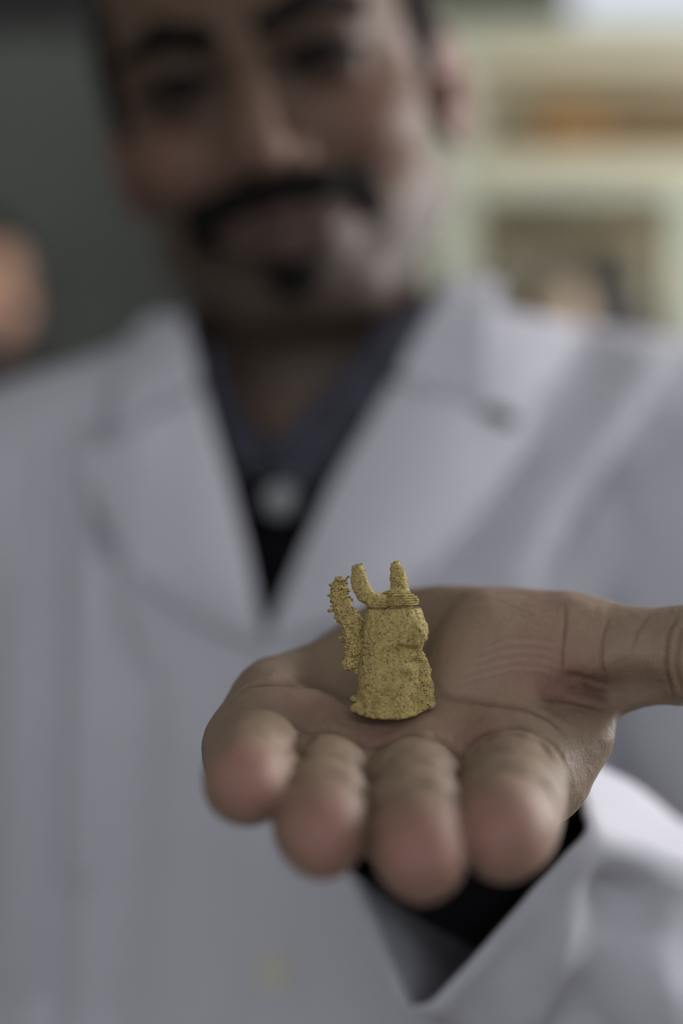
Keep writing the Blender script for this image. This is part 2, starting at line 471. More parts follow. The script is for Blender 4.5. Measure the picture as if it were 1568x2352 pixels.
def jar(px, w, ztop_px, m, lid, label):
    x = SX(px); y = YS + 70; z0 = s2; z1 = SZ(ztop_px); r = w / 2; h = z1 - z0
    o = empty('jar', (x, y, z0), label, 'jar')
    v, q = lathe([(r * .92, 0), (r, 8), (r, h * .80), (r * .8, h * .9), (r * .78, h * .91)], (x, y, z0)); mk('body', v, q, m, o)
    v, q = lathe([(r * .86, h * .88), (r * .86, h * .98), (r * .8, h)], (x, y, z0)); mk('lid', v, q, lid, o)
jar(1310, 78, 640, M['beige_jar'], M['beige_jar'], 'beige plastic jar on the lower shelf in front of the taupe carton')
jar(1440, 84, 625, M['grey_jar'], M['grey_jar'], 'dark grey plastic jar on the lower shelf beside the beige jar')
jar(1512, 34, 690, M['beige_jar'], M['red_lid'], 'narrow jar with a red lid on the lower shelf beside the cabinet post')

# ------------------------------------------------------------------ heads
SKIN_FACE = np.array([0.128, 0.077, 0.051])
def head_grid(neck=None, h=2.0, smile=True):
    g = Grid((-112, -132, -230 if neck is not None else -150), (112, 135, 140), h)
    g.ell((0, 12, 26), (74, 96, 94))
    g.ell((0, -22, -30), (65, 68, 84), 20)
    for s in (-1, 1):
        g.ell((s * 40, -50, -34), (26, 26, 24), 16)          # cheek
        g.cap((s * 52, -5, -72), (s * 22, -60, -104), 20, 16, 18)   # jaw line
        g.cap((s * 12, -86, 17), (s * 48, -72, 14), 10, 8, 10)      # brow ridge
    g.ell((0, -64, -98), (26, 26, 22), 16)                   # chin
    g.ell((0, -80, -66), (30, 18, 22), 14)                   # muzzle
    for s in (-1, 1):
        g.ell((s * 31, -96, -1), (17, 16, 11), 9, 'sub')     # eye sockets
        g.ell((s * 31, -79, 1), (17, 12.5, 10), 4)           # upper lid
        g.ell((s * 31, -78, -9), (18, 11, 7), 5)             # lower lid
        g.ell((s * 31, -93, -3.5), (13, 7, 3.2), 2.5, 'sub')   # lid slit
        g.ell((s * 38, -66, -38), (17, 17, 13), 10)          # smiling cheek apple
    g.cap((0, -90, 4), (0, -110, -34), 7.5, 10.5, 9)         # nose
    g.ell((0, -108, -39), (11, 10, 9), 6)
    for s in (-1, 1):
        g.ell((s * 13, -99, -42), (8, 10, 8), 5)
        g.ell((s * 6.5, -107, -49), (3.2, 5, 3), 2.5, 'sub')
        g.cap((s * 18, -94, -46), (s * 40, -76, -72), 2.2, 2.0, 5, 'sub')  # nasolabial fold
    # lips, corners pulled up
    up = [((-34, -78, -58), 4), ((-17, -93, -66), 5.2), ((0, -98, -66.5), 5.6), ((17, -93, -66), 5.2), ((34, -78, -58), 4)]
    lo = [((-32, -78, -61), 4), ((-16, -91, -75.5), 6), ((0, -95, -78), 6.8), ((16, -91, -75.5), 6), ((32, -78, -61), 4)]
    g.chain(up, 4); g.chain(lo, 4)
    ml = [((-37, -80, -57), 2.2), ((-18, -98, -71), 1.5), ((0, -104, -72), 1.5), ((18, -98, -71), 1.5), ((37, -80, -57), 2.2)]
    for (p, r), (q, t) in zip(ml[:-1], ml[1:]): g.cap(p, q, r, t, 2.5, 'sub')
    for s in (-1, 1):                                        # ears
        R = rot(yaw=s * -0.5)
        g.ell((s * 79, 6, -24), (6, 19, 31), 5, 'add', R)
        g.ell((s * 84, 0, -24), (4.5, 11, 20), 3, 'sub', R)
        g.ell((s * 80, -4, -28), (5, 6, 8), 3)
    if neck is not None: g.cap((0, 22, -70), neck, 54, 58, 22)
    return g

def hair_grid(h=2.5):
    g = Grid((-100, -120, -110), (100, 135, 145), h)
    g.ell((0, 13, 29), (80, 101, 99))
    for s in (-1, 1): g.ell((s * 70, -8, 6), (8.5, 24, 27), 8)
    # cut away the face: everything in front of the hair line
    def face(X, Y, Z):
        line = np.interp(Z.ravel(), [-110, -60, -40, 0, 40, 70, 90, 110], [60, 40, 2, -26, -36, -58, -82, -130]).astype(np.float32)[None, None, :]
        arch = 0.010 * X * X
        return (Y - (line + arch * (Z > 40))) * 0.7
    g.put(face, (-100, -120, -110), (100, 135, 145), 4, 'sub', pad=0)
    g.put(lambda X, Y, Z: (Z + 62) + 0 * X + 0 * Y, (-100, -120, -110), (100, 135, 145), 4, 'sub', pad=0)
    return g

def face_tint(V, dark=1.0):
    """skin colours of the head in head coordinates: redder cheeks, nose, ears; lips; shaved beard area; painted eye-socket shade"""
    n = len(V); c = np.tile(SKIN_FACE, (n, 1)) * dark
    def blend(center, r, col, amt):
        w = np.exp(-(((V - np.array(center)) / np.array(r)) ** 2).sum(1))[:, None] * amt
        c[:] = c * (1 - w) + np.array(col) * dark * w
    for s in (-1, 1):
        blend((s * 42, -70, -30), (22, 30, 18), (0.221, 0.111, 0.082), 0.7)
        blend((s * 82, 5, -25), (14, 25, 36), (0.246, 0.107, 0.082), 0.8)
        blend((s * 31, -85, -4), (22, 18, 13), (0.035, 0.022, 0.016), 0.92)  # shade of the eye sockets painted into the skin
    blend((0, -108, -36), (14, 14, 14), (0.213, 0.115, 0.086), 0.7)
    blend((0, -95, -71), (34, 18, 13), (0.060, 0.032, 0.030), 0.9)
    # stubble on jaw, chin and upper lip
    b = np.clip((-58 - V[:, 2] - np.abs(V[:, 0]) * 0.1) / 22, 0, 1) * np.clip((40 - V[:, 1]) / 40, 0, 1) * np.clip((V[:, 2] + 160) / 20, 0, 1)
    hole = np.exp(-((V[:, 0] / 30) ** 2 + ((V[:, 2] + 73) / 9) ** 2))
    b = (b * (1 - hole))[:, None] * 0.6
    return c * (1 - b) + np.array([0.05, 0.04, 0.035]) * b

# ------------------------------------------------------------------ the man: frame of reference
HR = rot(yaw=math.radians(-8), pitch=math.radians(12), roll=math.radians(-11.5))
EYES = P(568, 152, 708)
HS = np.array([1.10, 1.03, 1.06])
HO = EYES - HR @ (HS * np.array([0, -84, 0]))
def to_world(V): return (np.asarray(V) * HS) @ HR.T + HO
def to_head(p): return (HR.T @ (np.array(p, float) - HO)) / HS
NECK = np.array([-14, 812, 40.0])

man = empty('person', (-15, 800, FLOOR), 'man in a white lab coat holding out a small figurine on his palm', 'person')

# torso field shared by coat, sweater, shirt and body
TZ = np.array([-1010, -800, -600, -420, -300, -200, -100, -30, 30, 70, 90.])
TA = np.array([235, 225, 205, 190, 186, 188, 192, 192, 178, 130, 80.])
TB = np.array([160, 150, 138, 126, 122, 122, 122, 116, 98, 72, 50.])
TY = np.array([800, 800, 800, 800, 800, 800, 802, 806, 812, 816, 818.])
TX = np.full(len(TZ), -12.0)
SH_L = np.array([176, 806, 36.0])      # shoulder at the viewer's right (raised)
SH_R = np.array([-198, 812, 2.0])
def torso_grid(h, z0=-1010):
    g = Grid((-330, 610, z0 - 20), (330, 980, 175), h, 60)
    g.column(list(TZ), list(TX), list(TY), list(TA), list(TB))
    g.cap((40, 815, 58), SH_L, 52, 56, 45)
    g.cap((-70, 818, 40), SH_R, 50, 54, 45)
    g.cap((10, 820, 40), NECK + np.array([0, 4, 40]), 80, 74, 40)
    return g
tg = torso_grid(4.0)
OUT = tg.A.copy()
oV, oQ = tg.mesh()
BV = BVHTree.FromPolygons([tuple(v) for v in oV], [tuple(int(i) for i in q) for q in oQ])
def front(x, z, default=720.0):
    h = BV.ray_cast(Vector((x, 300, z)), Vector((0, 1, 0)))
    return h[0].y if h[0] is not None else default

def halfplane_wedge(pL, pR, pB):
    """inside test of the V between the lines pL-pB and pR-pB (x,z), negative inside"""
    def line(p, q, side):
        d = np.array(q) - np.array(p); n = np.array([d[1], -d[0]]); n = n / np.linalg.norm(n) * side
        return n, n @ np.array(p)
    nl, cl = line(pL, pB, 1); nr, cr = line(pR, pB, -1)
    def f(X, Y, Z):
        a = nl[0] * X + nl[1] * Z - cl; b = nr[0] * X + nr[1] * Z - cr
        return np.maximum(np.maximum(a, b), (Y - 815)) + 0 * Y
    return f
def xz(px, py, d=700.0):
    p = P(px, py, d); return (p[0], p[2])
def cut_v(A, off, pL, pR, pB, nr):
    g = Grid((-330, 610, -1030), (330, 980, 175), 4.0); g.A = A + off
    lo, hi = (-330, 610, -1030), (330, 980, 175)
    w = halfplane_wedge(pL, pR, pB)
    # make sure the sign is negative inside
    t = (np.array(pL) + np.array(pR) + np.array(pB)) / 3
    val = w(np.array([[[t[0]]]]), np.array([[[700.]]]), np.array([[[t[1]]]]))[0, 0, 0]
    assert val < 0, val
    g.put(w, lo, hi, 5, 'sub', pad=0)
    g.cap(NECK + np.array([0, 0, 10]), NECK + np.array([-8, -8, 160]), nr, nr + 12, 5, 'sub')
    return g

# ---- lab coat
FOLDS = [  # (pixel polyline on the chest, height mm, width mm)
    ([(60, 1020), (90, 1300), (110, 1700), (90, 2350)], -15, 8), ([(150, 1000), (170, 1400), (160, 2000)], 8, 8),
    ([(236, 840), (225, 960), (215, 1100), (240, 1250)], -16, 6), ([(278, 900), (268, 1200), (330, 1500)], 9, 7),
    ([(20, 1000), (10, 1500), (20, 2300)], 5, 8),
    ([(330, 1500), (300, 1900), (250, 2352)], -7, 12), ([(420, 1600), (430, 2352)], 3, 12),
    ([(1420, 780), (1270, 1000), (1100, 1240), (960, 1400)], -15, 13), ([(1568, 800), (1400, 1050), (1200, 1330)], 5, 10),
    ([(1568, 980), (1420, 1180), (1300, 1340)], -11, 10), ([(1568, 1150), (1450, 1300), (1330, 1500)], 5, 9),
    ([(1300, 790), (1430, 830), (1568, 850)], -2, 10), ([(620, 1440), (560, 1900), (540, 2352)], 3, 4),
    ([(700, 1500), (720, 2352)], -3, 12), ([(1568, 1330), (1480, 1500), (1430, 1650)], -10, 10)]
def fold_shift(V, N):
    dy = np.zeros(len(V)); q = V[:, [0, 2]]
    fr = np.clip((-N[:, 1] - 0.1) / 0.3, 0, 1)
    for poly, a, w in FOLDS:
        pp = smooth_poly([xz(x, y, 690) for x, y in poly], 24)
        d = np.full(len(V), 1e9)
        for i in range(len(pp) - 1):
            u = pp[i + 1] - pp[i]; L = u @ u
            t = np.clip(((q - pp[i]) @ u) / L, 0, 1)
            d = np.minimum(d, np.linalg.norm(q - pp[i] - t[:, None] * u, axis=1))
        dy -= a * np.exp(-(d / w) ** 2)
    dy += 1.8 * vnoise(V * np.array([1 / 45, 1 / 60, 1 / 130]), 3) * 1.5
    return np.clip(dy, -20, 14) * fr
cg = cut_v(OUT, 0.0, xz(365, 640), xz(1050, 600), xz(614, 1472), 70)
V, Q = cg.mesh(); N = vnormals(V, Q)
V[:, 1] += fold_shift(V, N)
coat = mk('lab_coat', V, Q, M['coat'], man)
BV = BVHTree.FromPolygons([tuple(v) for v in V], [tuple(int(i) for i in q) for q in Q])
BVo = BVHTree.FromPolygons([tuple(v) for v in oV], [tuple(int(i) for i in q) for q in oQ])
def front(x, z, default=735.0):
    h = BV.ray_cast(Vector((x, 300, z)), Vector((0, 1, 0)))
    h2 = BVo.ray_cast(Vector((x, 300, z)), Vector((0, 1, 0)))
    a = h[0].y if h[0] is not None else default
    b = h2[0].y if h2[0] is not None else default
    return min(a, b)

def sheet(name, inner, outer, lift_in, lift_out, mtl, parent, n=28, m=12, th=0.0022, bulge=3.0, d=700):
    """cloth panel between two edges given as chest pixels, lying on the coat, rolled up at the inner edge"""
    a = smooth_poly(inner, n, 2); b = smooth_poly(outer, n, 1)
    V = []
    for i in range(n):
        for j in range(m):
            s = j / (m - 1)
            p = a[i] * (1 - s) + b[i] * s
            X, Z = xz(p[0], p[1], d)
            y = front(X, Z) - (lift_in * (1 - s) + lift_out * s) - bulge * math.sin(math.pi * s)
            V.append((X, y, Z))
    V = np.array(V).reshape(n, m, 3)
    for _ in range(3):
        W = V.copy(); W[1:-1, :, 1] = .25 * V[:-2, :, 1] + .5 * V[1:-1, :, 1] + .25 * V[2:, :, 1]
        W2 = W.copy(); W2[:, 1:-1, 1] = .25 * W[:, :-2, 1] + .5 * W[:, 1:-1, 1] + .25 * W[:, 2:, 1]; V = W2
    o = mk(name, V.reshape(-1, 3), gridfaces(n, m), mtl, parent)
    solid(o, th, 0.0, 1)
    return o
# lapels and collar leaves
sheet('lapel', [(905, 862), (840, 975), (760, 1110), (690, 1270), (636, 1405), (616, 1462)],
      [(1120, 985), (1262, 962), (1180, 1075), (1010, 1270), (820, 1395), (628, 1472)], 6, 12, M['coat'], coat)
sheet('lapel', [(450, 880), (490, 1000), (540, 1150), (580, 1300), (602, 1405), (611, 1462)],
      [(235, 1010), (165, 1050), (215, 1180), (330, 1330), (480, 1425), (604, 1472)], 6, 8, M['coat'], coat)
def collar_leaf(pts_in, pts_out):
    n = len(pts_in); a = smooth_poly(pts_in, 26, 2); b = smooth_poly(pts_out, 26, 2)
    m = 9; V = []
    for i in range(26):
        for j in range(m):
            s = j / (m - 1); p = a[i] * (1 - s) + b[i] * s; V.append(p)
    return np.array(V), gridfaces(26, m)
# collar: from the front edge of each leaf up and round the back of the neck
def pc(px, py, dy=0.0):
    X, Z = xz(px, py); return np.array([X, front(X, Z) - dy, Z])
inn = [pc(905, 862, 7), pc(960, 760, 8), np.array([P(1010, 672, 735)]).ravel(), P(1058, 618, 775), np.array([48, 850, 118.]), np.array([0, 878, 118.]),
       np.array([-58, 855, 108.]), P(415, 705, 775), P(425, 730, 738), pc(440, 800, 8), pc(450, 880, 7)]
out = [pc(1150, 945, 9), pc(1118, 840, 9), P(1128, 725, 722), P(1155, 604, 770), np.array([88, 862, 92.]), np.array([0, 905, 88.]),
       np.array([-98, 866, 82.]), P(330, 770, 790), P(270, 800, 752), pc(240, 890, 9), pc(235, 1000, 9)]
V, Qc = collar_leaf(inn, out)
o = mk('collar', V, Qc, M['coat'], coat); solid(o, 0.0025, 0, 1)
# buttons down the front
for (px, py) in ((628, 1560), (630, 2215), (632, 2860)):
    X, Z = xz(px, py, 690); y = front(X, Z)
    v, q = lathe([(0.6, 0), (7.5, 0), (8.5, 1.2), (8.5, 2.2), (7.2, 3.0), (6.0, 2.4), (0.6, 2.2)], (0, 0, 0), 28)
    v = np.array(v); v = np.stack([v[:, 0] + X, y + 1.0 - v[:, 2], v[:, 1] + Z], 1)
    mk('button', v, [tuple(reversed(f)) for f in q], M['lining'], coat)

# dark oval laid on the lapel as painted shade of the collar notch
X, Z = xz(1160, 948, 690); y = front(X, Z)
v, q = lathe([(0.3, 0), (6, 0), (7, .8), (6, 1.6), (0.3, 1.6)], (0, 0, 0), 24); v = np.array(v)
mk('notch_shade', np.stack([v[:, 0] * 1.25 + X, y - 15 - v[:, 2], v[:, 1] * .62 - .25 * v[:, 0] + Z], 1), [tuple(reversed(f)) for f in q], mat('shade_paint', (0.05, 0.055, 0.05), 0.8), coat)

# ---- black sweater and patterned shirt seen in the V of the coat
sg = cut_v(OUT, 20.0, xz(440, 700), xz(985, 640), xz(622, 1150), 64)
V, Q = sg.mesh(); k = V[:, 2] > -520
sweater = mk('sweater', V, Q, M['black_knit'], man)
sg = cut_v(OUT, 25.0, xz(470, 740), xz(930, 700), xz(604, 1015), 60)
V, Q = sg.mesh(); shirt = mk('shirt', V, Q, M['navy'], man)
sheet('shirt_collar', [(905, 690), (840, 780), (740, 890), (660, 970), (606, 1030)],
      [(1075, 640), (985, 790), (890, 940), (770, 1080), (640, 1185)], 0, -3, M['navy'], shirt, th=0.0016, bulge=2)
sheet('shirt_collar', [(486, 770), (505, 850), (545, 930), (580, 990), (600, 1030)],
      [(425, 770), (440, 880), (480, 980), (530, 1060), (590, 1130)], 0, -3, M['navy'], shirt, th=0.0016, bulge=1)
X, Z = xz(642, 1150); y = front(X, Z)
v, q = lathe([(0.5, 0), (7.5, 0), (8, 1), (7, 2.4), (0.5, 2.2)], (0, 0, 0), 24); v = np.array(v)
mk('button', np.stack([v[:, 0] + X, y - 2.2 - v[:, 2], v[:, 1] + Z], 1), [tuple(reversed(f)) for f in q], mat('shirt_button', (0.25, 0.25, 0.25), 0.4), shirt)

# ---- coat sleeve of the outstretched arm
WRIST = np.array([18, 462, -74.0]); FORE = np.array([44, 484, -106.0]); ELBOW = np.array([190, 602, -214.0])
rim = [P(*t) for t in ((780, 1960, 482), (836, 2110, 472), (896, 2262, 462), (926, 2314, 459), (985, 2310, 452), (1080, 2212, 444), (1200, 2078, 436),
                       (1300, 1958, 433), (1342, 1906, 436), (1338, 1850, 448), (1316, 1785, 462), (1268, 1700, 484), (1150, 1655, 500), (950, 1690, 506), (830, 1800, 494))]
def tube(name, rims, path, radii, mtl, parent, n=64, th=0.0015, folds=0.0, seed=1, squash=1.0, creases=None):
    """sleeve: first ring(s) given as 3-D polylines, then circles along a path"""
    pts = [np.array(p, float) for p in path]
    rings = []
    ax0 = (pts[1] - pts[0]) / np.linalg.norm(pts[1] - pts[0])
    up = np.array([0, 0, 1.0]); u = np.cross(ax0, up); u /= np.linalg.norm(u); w = np.cross(u, ax0)
    ang = np.linspace(0, 2 * math.pi, n, endpoint=False)
    for rm in rims:
        p = np.array(rm); c = p.mean(0); p = resample(np.vstack([p, p[:1]]), 200)[:-1]
        a = np.arctan2((p - c) @ w, (p - c) @ u) % (2 * math.pi); o = np.argsort(a)
        aa = np.r_[a[o][-1] - 2 * math.pi, a[o], a[o][0] + 2 * math.pi]; pp = np.vstack([p[o][-1], p[o], p[o][0]])
        r = np.stack([np.interp(ang, aa, pp[:, i]) for i in range(3)], 1)
        r = .15 * np.roll(r, 1, 0) + .7 * r + .15 * np.roll(r, -1, 0)
        rings.append(r)
    cum = np.r_[0, np.cumsum([np.linalg.norm(b - a) for a, b in zip(pts[:-1], pts[1:])])]
    S = np.linspace(0, cum[-1], max(24, int(cum[-1] / 8)))
    C = np.stack([np.interp(S, cum, [p[i] for p in pts]) for i in range(3)], 1)
    for _ in range(6): C[1:-1] = .25 * C[:-2] + .5 * C[1:-1] + .25 * C[2:]
    R = np.interp(S, cum, radii)
    T = np.gradient(C, axis=0); T /= np.linalg.norm(T, axis=1)[:, None]
    uu = u
    start = 1 if rims else 0
    for i in range(start, len(S)):
        uu = uu - (uu @ T[i]) * T[i]; uu /= np.linalg.norm(uu); ww = np.cross(uu, T[i])
        r = C[i] + R[i] * (np.cos(ang)[:, None] * uu + squash * np.sin(ang)[:, None] * ww)
        if rims and S[i] < 170:
            f = S[i] / 170; f = f * f * (3 - 2 * f)
            off = rings[0] + (C[i] - C[0]); r = off * (1 - f) + r * f
        rings.append(r)
    V = np.array(rings); nr = len(rings)
    if folds:
        flat = V.reshape(-1, 3); cc = np.repeat(V.mean(1), n, 0); dr = flat - cc; dr /= np.linalg.norm(dr, axis=1)[:, None]
        s = np.repeat(np.arange(nr) / nr, n); a = np.tile(ang, nr)
        ns = vnoise(np.stack([s * nr * 8 / 45 + 1.7 * np.cos(a), 2.2 * np.sin(a) + 7 , s * 0 + 2.2 * np.cos(a)], 1), seed)
        amp = folds * np.clip(s * nr / 5, 0, 1)
        flat = flat + dr * (ns * amp)[:, None]; V = flat.reshape(nr, n, 3)
    flat = V.reshape(-1, 3); Qt = gridfaces(nr, n, True)
    if creases:
        Nn = vnormals(flat, Qt); cc = np.repeat(V.mean(1), n, 0); sg_ = np.sign(((flat - cc) * Nn).sum(1))[:, None]
        bt = BVHTree.FromPolygons([tuple(v) for v in flat], [tuple(int(i) for i in q) for q in Qt]); sh = np.zeros(len(flat))
        for poly, a, wd in creases:
            L3 = []
            for x, yy in smooth_poly(poly, 24, 2):
                hit = bt.ray_cast(Vector((0, 0, 0)), Vector(tuple(P(x, yy, 1.0))).normalized())
                if hit[0] is not None: L3.append(tuple(hit[0]))
            L3 = np.array(L3); d = np.full(len(flat), 1e9)
            for i in range(len(L3) - 1):
                uv = L3[i + 1] - L3[i]; t = np.clip(((flat - L3[i]) @ uv) / (uv @ uv + 1e-9), 0, 1)
                d = np.minimum(d, np.linalg.norm(flat - L3[i] - t[:, None] * uv, axis=1))
            sh += a * np.exp(-(d / wd) ** 2)
        sh *= np.clip(np.repeat(np.arange(nr), n) / 3.0, 0.15, 1)
        flat = flat + Nn * sg_ * sh[:, None]
    o = mk(name, flat, Qt, mtl, parent)
    solid(o, th, 0.0)
    return o
rc = np.array(rim).mean(0)
tube('sleeve', [rim], [rc, rc + np.array([50, 40, -36]), ELBOW + np.array([-2, 0, -4]), ELBOW + np.array([14, 60, 30]), SH_L + np.array([10, -4, -30]), SH_L + np.array([-70, 10, -14])],
     [52, 52, 60, 66, 68, 40], M['coat'], coat, folds=3.0, seed=5, n=128, creases=[
    ([(1345, 1915), (1450, 1960), (1590, 2020)], 7, 6), ([(1370, 2030), (1480, 2090), (1600, 2160)], -6, 12),
    ([(1335, 1945), (1310, 2080), (1230, 2260), (1180, 2352)], 6, 6), ([(1250, 2070), (1180, 2180), (1080, 2330)], -6, 8),
    ([(1540, 2120), (1520, 2230), (1500, 2352)], 5, 8), ([(1420, 2080), (1380, 2230), (1330, 2352)], -6, 10)])
tube('sleeve', [], [SH_R + np.array([26, 4, 4]), SH_R + np.array([-20, 4, -40]), (-285, 835, -225), (-262, 760, -345), (-214, 715, -425)],
     [54, 68, 58, 52, 48], M['coat'], coat, folds=5.0, seed=9)
tube('sweater_sleeve', [], [WRIST + np.array([6, 3, -6]), FORE + np.array([5, 0, 2]), ELBOW, ELBOW + np.array([8, 70, 50])], [35, 34, 27, 27], M['black_knit'], sweater, folds=2.0, seed=2)

# ------------------------------------------------------------------ the man: body (head, torso, arm and hand in one mesh)
parts = []
hg = head_grid(neck=to_head(NECK + np.array([0, 4, 10])))
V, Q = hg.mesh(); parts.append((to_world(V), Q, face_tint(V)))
# limbs and trunk under the clothes
bgd = Grid((-330, 440, FLOOR), (330, 960, 130), 7.0, 60)
bgd.column([-560, -420, -200, -30, 30, 70, 90], [-12] * 7, [802] * 7, [142, 138, 138, 138, 112, 72, 40], [78, 76, 76, 72, 50, 30, 20])
for s in (-1, 1):
    bgd.chain([((-12 + s * 85, 805, -560), 82), ((-12 + s * 95, 800, -930), 52), ((-12 + s * 95, 815, -1330), 36)], 30)
bgd.cap((0, 822, 10), NECK, 50, 54, 20)
bgd.chain([(SH_L + np.array([-10, 0, -25]), 44), (ELBOW + np.array([6, 20, 4]), 32), (FORE + np.array([40, 32, -30]), 27), (FORE, 25)], 20)
bgd.chain([(SH_R + np.array([20, 0, -25]), 48), ((-280, 832, -225), 38), ((-214, 725, -415), 27)], 20)
V, Q = bgd.mesh(); parts.append((V, Q, np.tile(SKIN_FACE, (len(V), 1))))

# ---- the hand
hd = Grid((-48, 278, -140), (130, 520, -8), 0.6, 14)
FING = {
    'pinky': [(590, 1735, 368, 10.4), (581, 1768, 341, 9.5), (570, 1792, 326, 8.7), (563, 1806, 315, 7.6)],
    'ring': [(746, 1787, 368, 10.8), (741, 1842, 337, 10.0), (738, 1890, 318, 9.3), (740, 1926, 306, 8.1)],
    'middle': [(950, 1797, 367, 11.2), (955, 1857, 334, 10.3), (962, 1920, 314, 9.7), (966, 1970, 300, 8.6)],
    'index': [(1176, 1792, 369, 12.0), (1179, 1842, 339, 11.1), (1166, 1890, 320, 10.1), (1155, 1922, 308, 8.9)]}
MCP = {'pinky': ((-20, 383, -60.5), 13), 'ring': ((-2, 381, -64), 13.5), 'middle': ((19, 381, -64.5), 14), 'index': ((42, 383, -64), 14.5)}
CARP = {'pinky': ((2, 440, -53), 17.5), 'ring': ((12, 446, -53), 18), 'middle': ((24, 447, -51), 18), 'index': ((36, 444, -50), 18)}
for f in ('pinky', 'ring', 'middle', 'index'): hd.cap(MCP[f][0], CARP[f][0], MCP[f][1], CARP[f][1], 9)
hd.ell((39, 416, -44), (33, 32, 22), 20, 'add', rot(pitch=-0.30, yaw=-0.15))     # thenar eminence
hd.ell((-6, 412, -55), (22, 32, 19.5), 10, 'add', rot(pitch=-0.2, yaw=-0.32))         # hypothenar
hd.cap((-20.5, 384, -59.5), (-11.5, 406, -56), 12.6, 17.4, 6)
hd.cap((8, 452, -58), WRIST + np.array([-12, 4, -6]), 19, 21, 14)
hd.cap((36, 450, -55), WRIST + np.array([14, 2, -4]), 19, 21, 14)
hd.cap(WRIST, FORE, 26, 25, 14); hd.cap(FORE, FORE + np.array([30, 24, -22]), 25, 27, 10)
hd.ell((2, 400, -6), (25, 27, 42), 14, 'sub')                                      # hollow of the palm
hd.ell((25, 431, -42), (25, 24, 19), 12)   # heel of the hand
# thumb
TH = [(P(1325, 1503, 404), 13.6), (P(1400, 1508, 401), 12.1), (P(1475, 1508, 398), 11.4), (P(1585, 1507, 394), 12.0), (P(1700, 1506, 390), 11.4), (P(1790, 1500, 386), 9.0)]
hd.cap((44, 424, -46), TH[0][0], 17, 14.2, 12)
hd.chain(TH, 5)
hd.cap((47, 388, -64), P(1350, 1575, 396), 12, 7, 12)                               # web of the thumb
hd.cap((52, 384, -66), P(1330, 1700, 388), 9, 7, 10)
hd.ell(P(1392, 1595, 384), (15, 6.5, 4.2), 8, 'sub', rot(yaw=0.25))                                  # fold under the thumb
# fingers: joined to the palm softly, kept apart from each other
base = hd.A.copy()
for f, ch in FING.items():
    pts = [(P(a, b, c), r) for a, b, c, r in ch]
    g2 = Grid((-48, 278, -140), (130, 520, -8), 0.6, 14)
    g2.cap(MCP[f][0], pts[0][0], MCP[f][1] - 1.5, pts[0][1], 3); g2.chain(pts, 3)
    # pulp of the fingertip and of each phalanx
    for i in range(3):
        c = (pts[i][0] * .5 + pts[i + 1][0] * .5) + np.array([0, -0.5, 1.3]); r = (pts[i][1] + pts[i + 1][1]) / 2
        g2.ell(c, (r * .93, 10.5, r * .98), 5)
    kk = 3.0 if f != 'pinky' else 1.5
    a, d = hd.A, g2.A
    ypos = g2.ax[1][None, :, None]
    kk = np.clip((ypos - 352) / 22, 0, 1) * 7.0 + 0.6
    hh = np.maximum(kk - np.abs(a - d), 0) / kk
    hd.A = np.minimum(a, d) - hh * hh * kk * 0.25
V, Q = hd.mesh(); N = vnormals(V, Q)

# creases: pixel polylines are laid onto the skin as 3-D lines, then pressed in
bvh = BVHTree.FromPolygons([tuple(v) for v in V], [tuple(int(i) for i in q) for q in Q])
def onskin(poly, n=30):
    out = []
    for x, y in smooth_poly(poly, n, 2):
        d = Vector(tuple(P(x, y, 1.0))).normalized(); h = bvh.ray_cast(Vector((0, 0, 0)), d)
        if h[0] is not None: out.append(tuple(h[0]))
    return np.array(out)
CREASE = [  # polyline, depth mm, width mm, colour strength
    ([(548, 1584), (575, 1574), (600, 1569), (650, 1566), (705, 1571), (760, 1590), (806, 1622)], 1.2, 1.2, 0.85),
    ([(620, 1560), (700, 1562), (760, 1580), (815, 1618)], 1.1, 3.2, 0.5),
    ([(985, 1588), (1050, 1604), (1120, 1612), (1200, 1624), (1265, 1650), (1312, 1700)], 0.7, 1.3, 0.6),
    ([(1000, 1560), (1015, 1595), (1040, 1602)], 0.3, 0.7, 0.3),
    ([(1297, 1378), (1299, 1430), (1293, 1490), (1292, 1550)], 0.22, 0.6, 0.8),
    ([(1285, 1542), (1320, 1552), (1360, 1562), (1415, 1578)], 0.55, 1.1, 0.7),
    ([(1295, 1585), (1350, 1592), (1410, 1600)], 0.6, 1.2, 0.7),
    ([(1240, 1606), (1300, 1606), (1360, 1622), (1395, 1628)], 0.7, 0.9, 0.8),
    ([(1335, 1570), (1365, 1590), (1400, 1592)], 0.6, 0.8, 0.8),
    ([(1402, 1412), (1386, 1460), (1382, 1520), (1396, 1566)], 0.28, 0.6, 0.7),
    ([(1492, 1410), (1464, 1455), (1450, 1505)], 0.22, 0.6, 0.5),
    ([(1560, 1408), (1534, 1455), (1526, 1530), (1546, 1604)], 0.45, 0.8, 0.7),
    ([(1600, 1408), (1560, 1455), (1550, 1530), (1570, 1604)], 0.5, 0.9, 0.5),
    ([(686, 1725), (715, 1692), (755, 1683), (795, 1694), (832, 1735)], 1.53, 1.38, 0.90),
    ([(862, 1755), (890, 1710), (950, 1692), (1010, 1706), (1046, 1755)], 1.19, 1.49, 0.75),
    ([(1072, 1755), (1105, 1702), (1175, 1684), (1240, 1702), (1282, 1760)], 1.19, 1.49, 0.75),
    ([(690, 1680), (680, 1710), (660, 1740)], 0.85, 1.15, 0.90)]
for i in range(9):       # fine lines fanning over the ball of the thumb
    y0 = 1592 - 13 * i
    CREASE.append(([(1010 + 12 * i, y0), (1090 + 10 * i, y0 - 26), (1170 + 6 * i, y0 - 48 + 3 * i), (1250, y0 - 44 + 3 * i), (1296, y0 - 14)], -0.07 if i % 2 else 0.09, 0.42, -0.35 if i % 2 else 0.2))
base_c = np.tile(np.array([0.275, 0.192, 0.132]), (len(V), 1))
